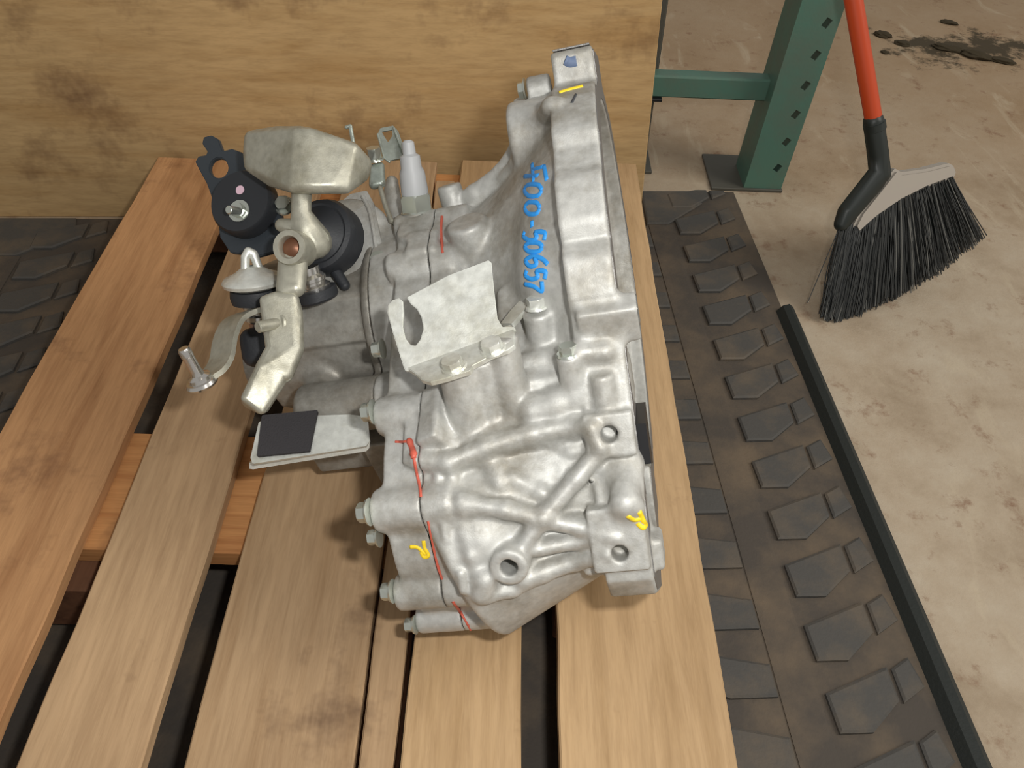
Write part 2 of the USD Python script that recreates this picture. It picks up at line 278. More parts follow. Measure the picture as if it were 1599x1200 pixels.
for y0, y1 in ((-0.05, 0.06), (0.437, 0.585), (1.03, 1.125)):
    part(pal, 'cross_board', cbox((-0.527, y0, -0.040), (0.206, y1, -0.0163), 0.0016), M_cross, 25)
for bx in (-0.527, -0.375, -0.205, 0.066):
    for y0, y1 in ((-0.05, 0.06), (0.405, 0.55), (1.03, 1.125)):
        part(pal, 'block', cbox((bx, y0, -0.112), (bx + 0.14 * (bx != -0.375) + 0.05 * (bx == -0.375), y1, -0.0403), 0.002), M_block, 25)
for bx in (-0.425, -0.18, 0.08):
    part(pal, 'bottom_board', cbox((bx, -0.05, ZF + 0.003), (bx + 0.10, 1.12, -0.1123), 0.002), M_block, 25)

solo('rubber_sheet', cbox((-0.515, -0.10, ZF), (0.19, 1.11, ZF + 0.003), 0.0008), M_tread, 'thin dark rubber sheet on the floor beneath the pallet, seen through its gaps', 'rubber mat')

# ---------------------------------------------------------------- gearbox casting: a solid field, smooth-blended
TH = math.radians(15.2)
_ps = math.radians(-2.0); _yaw = np.array([[math.cos(_ps), -math.sin(_ps), 0], [math.sin(_ps), math.cos(_ps), 0], [0, 0, 1]])
A, Yv, Zv = (_yaw @ np.array(v) for v in ((math.cos(TH), 0, math.sin(TH)), (0, 1.0, 0), (-math.sin(TH), 0, math.cos(TH))))
ORG = np.array([0.1185, 0.60, 0.2]); LM = np.stack([A, Yv, Zv])
def W(p): return ORG + np.asarray(p, float) @ LM          # case coordinates (along the shaft, away, up) -> world
def Lo(p): return LM @ (np.asarray(p, float) - ORG)
Hs = 0.0016
LO, HI = np.array([-0.385, -0.312, -0.215]), np.array([0.012, 0.222, 0.236])
AX = [np.arange(LO[i], HI[i] + Hs, Hs) for i in range(3)]
F = np.full([len(a) for a in AX], 0.06, np.float32)
def region(lo, hi, m):
    s = []
    for i in range(3):
        a = max(0, int((lo[i] - m - LO[i]) / Hs)); b = min(F.shape[i], int((hi[i] + m - LO[i]) / Hs) + 2); s.append(slice(a, b))
    sl = tuple(s); return sl, AX[0][sl[0]][:, None, None], AX[1][sl[1]][None, :, None], AX[2][sl[2]][None, None, :]
def smin(a, b, k):
    if k <= 0: return np.minimum(a, b)
    h = np.maximum(k - np.abs(a - b), 0) / k; return np.minimum(a, b) - h * h * k * 0.25
def put(fn, lo, hi, k=0.006, m=0.02, cut=False):
    sl, x, y, z = region(lo, hi, m)
    if min(s.stop - s.start for s in sl) <= 0: return
    d = np.broadcast_to(fn(x, y, z), F[sl].shape).astype(np.float32)
    F[sl] = -smin(-F[sl], d, k) if cut else smin(F[sl], d, k)
def cap2(q, w, r):
    q, w = q + r, w + r; return np.minimum(np.maximum(q, w), 0) + np.sqrt(np.maximum(q, 0)**2 + np.maximum(w, 0)**2) - r
def f_cyla(a0, a1, yc, zc, r, rnd=0.003, **kw):      # cylinder along the shaft direction
    put(lambda x, y, z: cap2(np.sqrt((y - yc)**2 + (z - zc)**2) - r, np.abs(x - (a0 + a1) / 2) - (a1 - a0) / 2, rnd), (a0, yc - r, zc - r), (a1, yc + r, zc + r), **kw)
def f_cyl(p, q, r, rnd=0.002, r2=None, **kw):        # cylinder or cone between any two points
    p, q = np.asarray(p, float), np.asarray(q, float); L = np.linalg.norm(q - p); n = (q - p) / L; R2 = r if r2 is None else r2; rm = max(r, R2)
    def fn(x, y, z):
        dx, dy, dz = x - p[0], y - p[1], z - p[2]; t = dx * n[0] + dy * n[1] + dz * n[2]
        rad = np.sqrt(np.maximum(dx * dx + dy * dy + dz * dz - t * t, 0)); rr = r + (R2 - r) * np.clip(t / L, 0, 1)
        return cap2(rad - rr, np.abs(t - L / 2) - L / 2, rnd)
    put(fn, np.minimum(p, q) - rm, np.maximum(p, q) + rm, **kw)
def f_cap(p, q, r, r2=None, **kw):                   # rib: round bar between two points
    p, q = np.asarray(p, float), np.asarray(q, float); ba = q - p; bb = ba @ ba; R2 = r if r2 is None else r2
    def fn(x, y, z):
        dx, dy, dz = x - p[0], y - p[1], z - p[2]; t = np.clip((dx * ba[0] + dy * ba[1] + dz * ba[2]) / bb, 0, 1)
        return np.sqrt((dx - ba[0] * t)**2 + (dy - ba[1] * t)**2 + (dz - ba[2] * t)**2) - (r + (R2 - r) * t)
    put(fn, np.minimum(p, q) - max(r, R2), np.maximum(p, q) + max(r, R2), **kw)
def f_ribs(ps, r, **kw):
    for a, b in zip(ps[:-1], ps[1:]): f_cap(a, b, r, **kw)
def f_box(c, half, axes=None, rnd=0.003, **kw):
    c, half = np.asarray(c, float), np.asarray(half, float); U = np.eye(3) if axes is None else np.asarray(axes); e = np.abs(U.T) @ half
    def fn(x, y, z):
        d = (x - c[0], y - c[1], z - c[2]); q = [np.abs(d[0] * U[i, 0] + d[1] * U[i, 1] + d[2] * U[i, 2]) - half[i] + rnd for i in range(3)]
        return np.minimum(np.maximum(np.maximum(q[0], q[1]), q[2]), 0) + np.sqrt(sum(np.maximum(t, 0)**2 for t in q)) - rnd
    put(fn, c - e, c + e, **kw)
def poly_sdf(P, y, z):
    P = np.asarray(P, float); d = np.full(np.broadcast(y, z).shape, 1e9); s = np.ones_like(d)
    for i in range(len(P)):
        a, b = P[i], P[i - 1]; e = b - a; wy, wz = y - a[0], z - a[1]; t = np.clip((wy * e[0] + wz * e[1]) / max(e @ e, 1e-12), 0, 1)
        d = np.minimum(d, (wy - e[0] * t)**2 + (wz - e[1] * t)**2)
        c1, c2, c3 = z >= a[1], z < b[1], e[0] * wz > e[1] * wy
        s = np.where((c1 & c2 & c3) | (~c1 & ~c2 & ~c3), -s, s)
    return s * np.sqrt(d)
def f_prism(P, a0, a1, rnd=0.002, **kw):
    P = np.asarray(P, float)
    def fn(x, y, z): return cap2(poly_sdf(P, y[0], z[0])[None], np.abs(x - (a0 + a1) / 2) - (a1 - a0) / 2, rnd)
    put(fn, (a0, *P.min(0)), (a1, *P.max(0)), **kw)
def field(p):
    i = (np.atleast_2d(p) - LO) / Hs; return map_coordinates(F, i.T, order=1, mode='nearest')
def grad(p):
    e = 0.003; p = np.atleast_2d(p); g = np.stack([field(p + e * np.eye(3)[k]) - field(p - e * np.eye(3)[k]) for k in range(3)], 1); return g / np.maximum(np.linalg.norm(g, axis=1, keepdims=True), 1e-9)
LC = Lo(CAM)
def hits(pxs, off=0.0):
    """points of the casting's surface (case coordinates), found from where the photo was taken, lifted off by off"""
    d = np.array([LM @ ray(*q) for q in pxs]); d /= np.linalg.norm(d, axis=1, keepdims=True); t = np.full(len(d), 0.42); best = np.full(len(d), 9.0); bt = t.copy(); done = np.zeros(len(d), bool)
    for _ in range(260):
        p = LC + d * t[:, None]; s = field(p); ins = ((p > LO) & (p < HI)).all(1); s = np.where(ins, s, 0.006)
        better = (s < best) & ~done & ins; best[better] = s[better]; bt[better] = t[better]
        done |= (s < 0.0004) & ins; t = np.where(done, t, t + np.maximum(s * 0.7, 0.0004)); t = np.minimum(t, 1.4)
    p = LC + d * np.where(done, t, bt)[:, None]
    return p + off * grad(p)
def surface_nets(G):
    s = G < 0; n = np.array(G.shape) - 1; cnt = np.zeros(n, np.int8)
    for a in (0, 1):
        for b in (0, 1):
            for c in (0, 1): cnt += s[a:a + n[0], b:b + n[1], c:c + n[2]]
    act = np.argwhere((cnt > 0) & (cnt < 8)); idm = np.full(n, -1, np.int32); idm[tuple(act.T)] = np.arange(len(act))
    cor = [(a, b, c) for a in (0, 1) for b in (0, 1) for c in (0, 1)]; val = np.stack([G[tuple((act + c).T)] for c in cor], 1)
    pos = np.zeros((len(act), 3)); num = np.zeros(len(act))
    for i in range(8):
        for j in range(i + 1, 8):
            if sum(abs(x - y) for x, y in zip(cor[i], cor[j])) == 1:
                v0, v1 = val[:, i], val[:, j]; m = (v0 < 0) != (v1 < 0); t = v0[m] / (v0[m] - v1[m])
                pos[m] += np.array(cor[i]) + t[:, None] * (np.array(cor[j]) - np.array(cor[i])); num[m] += 1
    v = (act + pos / num[:, None]) * Hs + LO; fs = []
    for ax in range(3):
        o1, o2 = [(1, 2), (2, 0), (0, 1)][ax]; sl0 = [slice(None)] * 3; sl1 = [slice(None)] * 3; sl0[ax] = slice(0, -1); sl1[ax] = slice(1, None)
        e = np.argwhere(s[tuple(sl0)] != s[tuple(sl1)]); e = e[(e[:, o1] > 0) & (e[:, o2] > 0) & (e[:, o1] < n[o1]) & (e[:, o2] < n[o2])]
        u1, u2 = np.eye(3, dtype=int)[o1], np.eye(3, dtype=int)[o2]
        q = np.stack([idm[tuple((e - a).T)] for a in (u1 * 0, u1, u1 + u2, u2)], 1); flip = s[tuple(e.T)]
        q[~flip] = q[~flip][:, ::-1]; fs += [q[:, [0, 1, 2]], q[:, [0, 2, 3]]]
    f = np.vstack(fs); f = f[(f >= 0).all(1)]; m = trimesh.Trimesh(v, f, process=False)
    m.update_faces(m.nondegenerate_faces(height=1e-7)); m.remove_unreferenced_vertices()
    return m

# --- main bodies
def bell_r(ph):
    d = np.degrees(ph) % 360; r = 0.187
    for a, b, h in ((80, 103, 0.007), (113, 127, 0.007), (131, 143, 0.007), (146, 155, -0.006), (10, 28, 0.006), (330, 350, 0.006), (290, 310, 0.006), (255, 270, 0.006)):
        r += h * max(0, min(1, (d - a) / 3 + 0.5)) * max(0, min(1, (b - d) / 3 + 0.5))
    if 47 < d < 72: r = 0.210 / math.cos(math.radians(d - 59.5))
    return r
ph = np.radians(np.arange(0, 360, 1.5))
circ = Polygon([(bell_r(p) * math.cos(p), bell_r(p) * math.sin(p)) for p in ph])
lobe = Polygon([(-0.12, 0.145), (-0.196, 0.056), (-0.214, 0.040), (-0.228, 0.020), (-0.262, -0.004), (-0.287, -0.036), (-0.285, -0.060), (-0.25, -0.115), (-0.12, -0.175), (0, -0.1), (0, 0.1)])
outline = unary_union([circ, lobe]).buffer(-0.004).buffer(0.006).buffer(-0.002).simplify(0.0006)
def body(dr):
    f_prism(np.array(outline.exterior.coords)[:-1], -0.035, 0.0, 0.002, k=0)
    CONE = np.array([[-0.19, 0.086], [-0.15, 0.088], [-0.12, 0.099], [-0.10, 0.112], [-0.08, 0.129], [-0.06, 0.150], [-0.04, 0.170], [-0.02, 0.178]])
    put(lambda x, y, z: np.maximum((np.sqrt(y**2 + z**2) - np.interp(x, CONE[:, 0], CONE[:, 1])) * 0.78, np.abs(x + 0.105) - 0.085), (-0.19, -0.18, -0.18), (-0.02, 0.18, 0.18), k=0.006)
    f_cyla(-0.232, -0.12, 0.0, 0.0, 0.086, 0.008, k=0.006)
    f_prism([(-0.085, 0.088), (-0.160, 0.064), (-0.200, 0.036), (-0.238, 0.0), (-0.240, -0.05), (-0.10, -0.08), (0, 0)], -0.100, -0.02, 0.006, k=0.008)
    # rear cover: stepped facets
    RC = [(0.079 * math.cos(math.radians(p)) * s, 0.079 * math.sin(math.radians(p)) * s) for p, s in ((20, 1), (50, 1), (75, 1), (92, 1.0), (104, .985), (118, .99), (120, .955), (136, .97), (150, .975), (152, .93), (175, .95), (200, .97), (240, 1), (280, 1), (320, 1), (350, 1))]
    f_prism(RC, -0.345, -0.215, 0.004, k=0.004)
    f_cyla(-0.362, -0.33, -0.040, 0.005, 0.034, 0.004, k=0.006)
    # differential side
    f_cyla(-0.192, -0.095, -0.183, -0.050, 0.092 - dr, 0.010, k=0.008)
    f_cyl((-0.10, -0.183, -0.050), (-0.005, -0.175, -0.045), 0.090 - dr, 0.004, r2=0.082 - dr, k=0.006)
    hullCD = unary_union([Point(0, 0).buffer(0.084 - dr * 0.5), Point(-0.183, -0.050).buffer(0.090 - dr)]).convex_hull
    f_prism(np.array(hullCD.simplify(0.0008).exterior.coords)[:-1], -0.189, -0.095, 0.006, k=0.006)
    flg = hullCD.buffer(0.006 + dr).simplify(0.0008)
    f_prism(np.array(flg.exterior.coords)[:-1], -0.193, -0.140, 0.003, k=0.004)
    f_cyl((-0.160, -0.208, -0.062), (-0.035, -0.172, -0.040), 0.096, 0.006, r2=0.084 - dr * 0.6, k=0.008)
body(0.0)
def f_boxs(q, ha, ht, hn, off=0.0, **kw):
    p = hits_full([q])[0]; g = grad(p)[0]; u = unit(np.array([1.0, 0, 0]) - g * g[0]); v = np.cross(g, u)
    f_box(p + g * off, (ha, ht, hn), (u, v, g), **kw)
# --- details, found on the surface just built
def hits_grad(p):
    global F
    F = FULL; g = grad(p); F = THIN; return g
H_ = lambda *q, off=0.0: hits(list(q), off)
FULL = F.copy(); F[:] = 0.06; body(0.0120); THIN = F
def hits_full(pxs, off=0.0):
    global F
    F = FULL; p = hits(pxs, off); F = THIN; return p
H_ = lambda *q, off=0.0: hits_full(list(q), off)      # all details stand on the full surface; the panels between them lie deeper
def rib(pxs, r, off=0.002, k=0.004):
    p = H_(*pxs); g = hits_grad(p)
    for o in (off - 0.0022, off - 0.0062, off - 0.0102): f_ribs(p + g * o, r * 0.9, k=max(k, 0.003))
# bosses along the joint
b1, b2, b3, b4 = H_((618, 645), (612, 797), (650, 930), (690, 972), off=-0.004)
for b, r, a1 in ((b1, 0.0155, -0.108), (b2, 0.0165, -0.138), (b3, 0.0145, -0.12), (b4, 0.012, -0.13)):
    f_cyla(-0.200, a1, b[1], b[2], r, 0.003, k=0.006)
for ang, aa in ((35, -0.1), (75, -0.13), (110, -0.13)):
    f_cyla(-0.200, aa, 0.09 * math.cos(math.radians(ang)), 0.09 * math.sin(math.radians(ang)), 0.014, 0.003, k=0.006)
# raised square on the flange beside the upper boss
f_boxs((670, 690), 0.019, 0.019, 0.010, -0.003, k=0.003); f_boxs((700, 660), 0.02, 0.026, 0.010, -0.004, k=0.004)
# tubes that carry the bracket
UPT = unit([0.02, 0.33, 0.94])
t1, t2 = H_((735, 668), (803, 640), off=-0.004)
T1, T2 = t1 + UPT * 0.062, t2 + UPT * 0.062
f_cyl(t1 - UPT * 0.02, T1, 0.0150, k=0.005); f_cyl(t2 - UPT * 0.02, T2, 0.0128, k=0.005)
f_cyl((t1 + t2) / 2 - UPT * 0.02, (T1 + T2) / 2 - UPT * 0.01, 0.010, k=0.004)
# ledge under the tubes, turning into the upper pad
led = H_((655, 722), (700, 726), (760, 702), (830, 682), (895, 664), (925, 668), (938, 696), off=0.004)
f_ribs(led, 0.0072, k=0.004); f_ribs(led - hits_grad(led) * 0.007, 0.0072, k=0.004)
f_box(H_((790, 672), off=-0.003)[0], (0.055, 0.012, 0.008), k=0.006)
# crossing ribs of the front
rib([(722, 786), (790, 796), (850, 812), (905, 822), (965, 838)], 0.0068, 0.004)
rib([(940, 700), (900, 748), (850, 806), (818, 850)], 0.0066, 0.004)
rib([(838, 858), (900, 846), (952, 838)], 0.006, 0.003)
rib([(815, 905), (850, 893), (900, 876), (950, 864)], 0.0072, 0.003)
f_ribs(H_((735, 800), (752, 850), (770, 915), off=-0.021), 0.021, k=0.008); rib([(706, 735), (712, 786), (735, 870), (757, 935)], 0.0045, 0.0005)
rib([(748, 712), (770, 728), (778, 755)], 0.006, -0.006, 0.008); rib([(775, 748), (800, 745), (845, 770), (880, 785)], 0.004, -0.005, 0.006); rib([(850, 682), (890, 700), (915, 695)], 0.004, -0.006, 0.006); rib([(945, 735), (990, 728)], 0.006, -0.004, 0.006)
f_cap(*H_((723, 786), (724, 788), off=-0.001), 0.0095, k=0.006)
f_cap(*H_((757, 905), (752, 925), off=0.0), 0.009, k=0.006)
rib([(765, 930), (800, 922), (850, 897)], 0.006, 0.002)
# rectangular lugs on the flange
for q in ((683, 745), (694, 828), (722, 910)):
    f_boxs(q, 0.0038, 0.0105, 0.006, -0.0035, k=0.0015)
# boss with a plain hole
bh = H_((798, 876), off=0.0)[0]; bn = unit([0, -0.86, 0.5])
f_cyl(bh - bn * 0.02, bh + bn * 0.012, 0.0142, k=0.004)
# mounting pads of the flange and their threaded holes
PN = unit([0.0, -0.80, 0.60]); PU = np.array([1.0, 0, 0]); PV = np.cross(PN, PU)
pd1 = H_((968, 676))[0] + PN * 0.004; pd2 = H_((990, 838))[0] + PN * 0.004
pd1[0], pd2[0] = -0.0182, -0.0215
f_box(pd1 - PN * 0.012, (0.0178, 0.0165, 0.014), (PU, PV, PN), 0.0012, k=0.0015)
f_box(pd2 - PN * 0.016, (0.0205, 0.024, 0.018), (PU, PV, PN), 0.0012, k=0.0015)
f_box(pd2 - PN * 0.03 - PV * 0.02, (0.030, 0.012, 0.016), (PU, PV, PN), 0.003, k=0.004)
f_cap((-0.012, pd1[1] - 0.005, pd1[2] - 0.03), (-0.012, pd2[1] + 0.014, pd2[2] + 0.024), 0.0105, k=0.010)
# stepped pocket beside the third bolt boss
t3 = H_((846, 530), off=-0.003)[0]; T3 = t3 + UPT * 0.024
f_cyl(t3 - UPT * 0.02, T3, 0.0120, k=0.005)
rib([(822, 566), (870, 556), (905, 551), (945, 548)], 0.008, 0.002); rib([(822, 566), (826, 600), (835, 632)], 0.006, 0.001)
f_box(H_((895, 585), off=-0.014)[0], (0.036, 0.018, 0.016), rnd=0.006, k=0.012)
f_box(H_((950, 500), off=-0.004)[0], (0.022, 0.010, 0.016), k=0.008)
rib([(800, 592), (840, 607), (885, 612)], 0.004, 0.002)
# small bolted elbow fitting
e0, e1, e2 = H_((835, 642), (872, 632), (905, 622), off=0.004)
f_ribs([e0, e1, e2], 0.012, k=0.005); EB = e2 + UPT * 0.036; f_cyl(e2 - UPT * 0.01, EB, 0.0095, k=0.004)
f_cyl(H_((946, 628))[0] - UPT * 0.01, H_((942, 600))[0] + UPT * 0.008, 0.0085, k=0.004)
# cone: swelling under the writing, ribs on its back edge, starter bulge
f_cap(*H_((842, 300), (838, 430), off=-0.022), 0.025, 0.031, k=0.02)
rib([(735, 306), (775, 288), (808, 255), (835, 205), (856, 165)], 0.0075, 0.001)
rib([(700, 318), (735, 292), (775, 262), (800, 225)], 0.006, -0.002)
sb = np.array([-0.072, 0.035, 0.150])
f_cyla(-0.078, -0.035, 0.045, 0.147, 0.028, 0.004, k=0.012); f_cyla(-0.078, -0.035, 0.085, 0.135, 0.024, 0.004, k=0.012)
f_cyla(-0.06, -0.04, 0.075, 0.170, 0.012, 0.002, k=0.003)
f_cyl(H_((735, 385), off=-0.01)[0], H_((735, 385))[0] + UPT * 0.022, 0.018, 0.004, k=0.006)
f_cyl(H_((705, 312), off=-0.015)[0], H_((705, 312))[0] + UPT * 0.014, 0.0115, 0.002, k=0.003)
f_box(H_((665, 395), off=0.0)[0], (0.014, 0.014, 0.014), k=0.004)
f_cyl(H_((658, 372), off=-0.02)[0], H_((658, 372))[0] + UPT * 0.01, 0.021, 0.002, k=0.005)
# selector tower on the rear cover
TN = view_dir(-0.12, 0.30, 0.94); tw = np.array([Lo(at(548, 375, 0.80)), Lo(at(548, 375, 0.772))])
f_cyl(tw[0] - LM @ TN * 0.03, tw[1], 0.040, 0.003, k=0.012)
# underside of the case, left of the differential
f_box((-0.262, -0.098, -0.060), (0.055, 0.016, 0.022), k=0.006); f_box((-0.232, -0.112, -0.062), (0.022, 0.018, 0.030), k=0.006)
f_cyla(-0.30, -0.19, -0.110, 0.002, 0.024, 0.006, k=0.012)
f_cap(*H_((505, 600), (575, 650), off=0.0), 0.016, k=0.012)
# --- cuts: bell cavity, holes
put(lambda x, y, z: np.maximum(np.sqrt(y**2 + z**2) - (0.166 + np.minimum(0, x + 0.012) * 1.35), -(x + 0.11)), (-0.12, -0.18, -0.18), (0.02, 0.18, 0.18), k=0.0015, cut=True)
f_cyla(-0.05, 0.03, -0.165, -0.045, 0.062, 0.001, k=0.0015, cut=True)
for c, n, r in ((pd1 + PV * 0.001, PN, 0.0062), (pd2 - PV * 0.010, PN, 0.0062), (bh, bn, 0.0066)):
    f_cyl(c - n * 0.014, c + n * 0.03, r, 0.0003, k=0.0, cut=True)

SEAM = -0.1605
gb = thing('gearbox', 'cast aluminium car gearbox lying on the pallet, blue numbers on its bell housing', 'gearbox', (ORG[0] - 0.06, ORG[1] - 0.05, 0.0))
from scipy.ndimage import gaussian_filter
F = gaussian_filter(np.clip(F, -0.012, 0.012), 0.5)
xs = AX[0][:, None, None]
for nm, G in (('bell_housing', np.maximum(F, SEAM + 0.0004 - xs)), ('gear_case', np.maximum(np.maximum(F, xs - SEAM + 0.0004), -0.2225 - xs)), ('rear_cover', np.maximum(F, xs + 0.2230))):
    G = np.pad(G, 1, constant_values=0.05)[1:-1, 1:-1, 1:-1]
    m = surface_nets(G.astype(np.float64)); trimesh.smoothing.filter_taubin(m, 0.5, 0.53, 4)
    m.vertices = W(m.vertices); part(gb, nm, m, M_alu2 if nm == 'rear_cover' else M_alu, True, {'bell_housing': 'bell housing with marker writing', 'gear_case': None, 'rear_cover': 'dirtier rear cover'}[nm])

def stroke(pxs, r, sink, n=6, var=0.0):
    q = spline([np.array(p, float) for p in pxs], n) if len(pxs) > 2 else np.linspace(pxs[0], pxs[1], 8)
    p = hits([tuple(a) for a in q]); g = grad(p); p = p - g * sink
    rr = r * (1 + var * (meshkit.noise(np.column_stack([np.arange(len(p)) * 0.7, p[:, :2] * 300])) - 0.5))
    return tube(W(p), rr, 8)
# sealant squeezed out of the joint
for pts, r in (([(690, 338), (689, 362), (691, 395)], 0.0013), ([(638, 686), (641, 694), (645, 706), (646, 716)], 0.0026), ([(646, 716), (650, 738), (655, 758), (657, 776)], 0.0012), ([(617, 690), (630, 690), (640, 688)], 0.0012), ([(668, 815), (674, 845), (682, 880), (690, 905)], 0.0011), ([(707, 940), (722, 962), (735, 985)], 0.0012)):
    part(gb, 'sealant_bead', stroke(pts, r, 0.0004, 3, 0.6), M_seal, True, 'red sealant bead')
# handwriting
GL = {'4': [[(0.9, 0.98), (0.1, 0.86)], [(0.12, 0.86), (0.3, 0.36)], [(0.02, 0.34), (0.98, 0.40)], [(0.62, 0.62), (0.68, 0.02)]], '0': [[(0.5, 0.97), (0.12, 0.75), (0.1, 0.25), (0.5, 0.03), (0.9, 0.25), (0.88, 0.75), (0.5, 0.97)]], '-': [[(0.2, 0.5), (0.8, 0.52)]],
      '5': [[(0.9, 0.92), (0.25, 0.95), (0.2, 0.55), (0.7, 0.6), (0.9, 0.3), (0.6, 0.03), (0.15, 0.08)]], '6': [[(0.75, 0.95), (0.3, 0.7), (0.12, 0.3), (0.45, 0.03), (0.88, 0.2), (0.75, 0.48), (0.25, 0.4)]], '7': [[(0.1, 0.92), (0.95, 0.92), (0.55, 0.5), (0.35, 0.02)]]}
WR = [('4', 836, 270, 34, 28), ('0', 832, 297, 28, 22), ('0', 831, 325, 24, 22), ('-', 830, 350, 20, 16), ('5', 834, 368, 34, 18), ('0', 833, 386, 28, 17), ('6', 838, 408, 36, 20), ('5', 836, 429, 32, 18), ('7', 833, 447, 28, 18)]
part(gb, 'blue_writing', cat_mesh([stroke([(x + (v - 0.5) * h * 1.05, y + (u - 0.5) * w) for u, v in s], 0.0023, 0.0013) for c, x, y, h, w in WR for s in GL[c]]), M_blue, True, 'blue handwritten number 400-50657')
part(gb, 'yellow_mark', cat_mesh([stroke([(640, 855), (652, 856), (664, 867)], 0.0017, 0.0009), stroke([(661, 845), (663, 857), (669, 868), (662, 871), (657, 863)], 0.0017, 0.0009)]), M_yel, True, 'yellow letter P on the case')
part(gb, 'yellow_mark', cat_mesh([stroke([(980, 807), (990, 813), (1001, 811)], 0.0021, 0.0011), stroke([(999, 800), (1004, 811), (1010, 820), (1004, 825), (995, 818)], 0.0021, 0.0011)]), M_yel, True, 'yellow letter P on the lower pad')
part(gb, 'yellow_mark', stroke([(873, 144), (890, 139), (910, 134)], 0.0022, 0.0012), M_yel, True, 'yellow stripe on the top lug')
part(gb, 'ink_mark', stroke([(899, 147), (893, 160)], 0.0012, 0.0006), M_ink, True)
part(gb, 'blue_smudge', stroke([(882, 94), (890, 97), (900, 95)], 0.006, 0.0042), M_bsm, True, 'faded blue smudge')

# case bolts, heads pointing along the shaft
NA = -A
for q, r in (((598, 541), 0.0065), ((580, 640), 0.0075), ((566, 663), 0.0065), ((592, 797), 0.0078), ((612, 838), 0.006), ((637, 921), 0.007), ((688, 974), 0.006)):
    p = hits([(q[0] + 14, q[1])], -0.002)[0]; p[0] = -0.1995
    part(gb, 'case_bolt', hex_bolt(W(p), NA, r, 0.0085), M_zinc)
part(gb, 'case_bolt', hex_bolt(W((-0.305, -0.100, -0.072)), NA, 0.006), M_alu2)
part(gb, 'case_bolt', hex_bolt(W((-0.062, 0.078, 0.171)), NA, 0.0075), M_zinc)
part(gb, 'fitting_bolt', hex_bolt(W(EB), LM.T @ UPT, 0.0070, 0.0075), M_zinc)
ring = outline.difference(Point(0, 0).buffer(0.166)).difference(Point(-0.165, -0.045).buffer(0.062))
part(gb, 'mating_face', poly3(max(getattr(ring, 'geoms', [ring]), key=lambda g: g.area)  .buffer(-0.003), 0.0014, W((-0.0001, 0, 0)), Yv, Zv, A), M_mach, False, 'machined mating face')
lf = math.radians(59.5); lr = np.array([0, math.cos(lf), math.sin(lf)]); lt = np.array([0, -math.sin(lf), math.cos(lf)])
part(gb, 'machined_pad', cat_mesh([place(cbox((-0.0155, -0.036, -0.001), (0.0155, 0.036, 0.0008), 0.0004), W(np.array([-0.0175, 0, 0]) + lr * 0.2114), A, LM.T @ lt, LM.T @ lr)]), M_mach, 20, 'machined top lug face')
# black seal carrier showing past the flange face
cs = m3.CrossSection([[(-0.204, 0.040), (-0.221, 0.014), (-0.200, -0.012), (-0.165, 0.02)]], m3.FillRule.NonZero).extrude(0.022); vv, ff = arr(cs)
part(gb, 'black_seal', trimesh.Trimesh(W(np.column_stack([vv[:, 2] - 0.014, vv[:, 0], vv[:, 1]])), ff, process=False), M_dark, 25, 'black seal showing in the bell housing opening')

# --- galvanised support bracket on three bolts
UW = LM.T @ UPT
bp = W(T1) ; BN = unit(UW + np.array([-0.10, -0.22, 0.05]))
fa, fb = on(652, 572, bp + BN * 0.0035, BN), on(800, 518, bp + BN * 0.0035, BN); fd = unit(fb - fa)
BM = unit(UW + np.array([0.08, -0.85, 0.0])); BM = unit(BM - fd * (BM @ fd))
br = plate([(806, 522), (807, 548), (796, 556), (770, 565), (742, 580), (738, 588), (700, 600), (676, 606), (662, 602), (652, 592), (640, 584), (636, 576), (720, 545), (800, 516)], bp, BN, 0.0042, (), 0.0012, off=0.0035, bev=0.0006)
bk = part(gb, 'support_bracket', br, M_galv, 30, 'zinc plated support bracket with a hook')
face = plate([(636, 466), (700, 432), (763, 408), (768, 412), (772, 455), (777, 498), (785, 512), (803, 512), (807, 518), (760, 536), (700, 559), (650, 577), (634, 581), (630, 572), (614, 520), (606, 490), (607, 478), (614, 470), (624, 467), (630, 472), (631, 490), (630, 512), (634, 530), (642, 540), (650, 541), (657, 532), (662, 515), (659, 497), (652, 484), (642, 476)], fa, BM, 0.0042, (), 0.0012, bev=0.0006)
part(bk, 'face', face, M_galv)
ear = plate([(785, 512), (803, 512), (822, 490), (838, 479), (850, 482), (853, 470), (838, 462), (820, 470), (800, 492)], W(T3), unit(UW + np.array([-0.25, -0.1, 0])), 0.004, (), 0.0012, off=0.002)
part(bk, 'ear', ear, M_galv)
for q in ((709, 574), (770, 546)):
    part(bk, 'bracket_bolt', hex_bolt(on(*q, bp + BN * 0.0055, BN), BN, 0.0078, 0.0075, 1.25), M_galv)
part(bk, 'bracket_bolt', hex_bolt(W(T3) + UW * 0.0035, UW, 0.0076, 0.0085, 1.2), M_galv)

# --- selector tower: cover, boot, levers
cp = at(560, 370, 0.770); CN = TN
cov = part(gb, 'tower_cover', plate([(520, 330), (548, 306), (574, 300), (584, 318), (590, 350), (598, 385), (610, 398), (612, 416), (600, 428), (582, 424), (566, 420), (548, 440), (520, 447), (490, 440), (480, 380)], cp, CN, 0.008, (), 0.003, bev=0.001), M_alu, 30)
part(cov, 'rib', tube(spline([on(*q, cp + CN * 0.004, CN) for q in ((566, 306), (577, 330), (583, 360), (588, 390), (596, 402))]), 0.0022), M_alu)
part(cov, 'cover_bolt', hex_bolt(on(593, 408, cp + CN * 0.004, CN), CN, 0.0078, 0.0075, 1.3), M_zinc)
part(cov, 'cover_bolt', hex_bolt(on(445, 322, at(445, 322, .76), CN), CN, 0.0075, 0.0075, 1.3), M_zinc)
bo = at(508, 372, 0.752); BO = view_dir(-0.30, 0.12, 0.94)
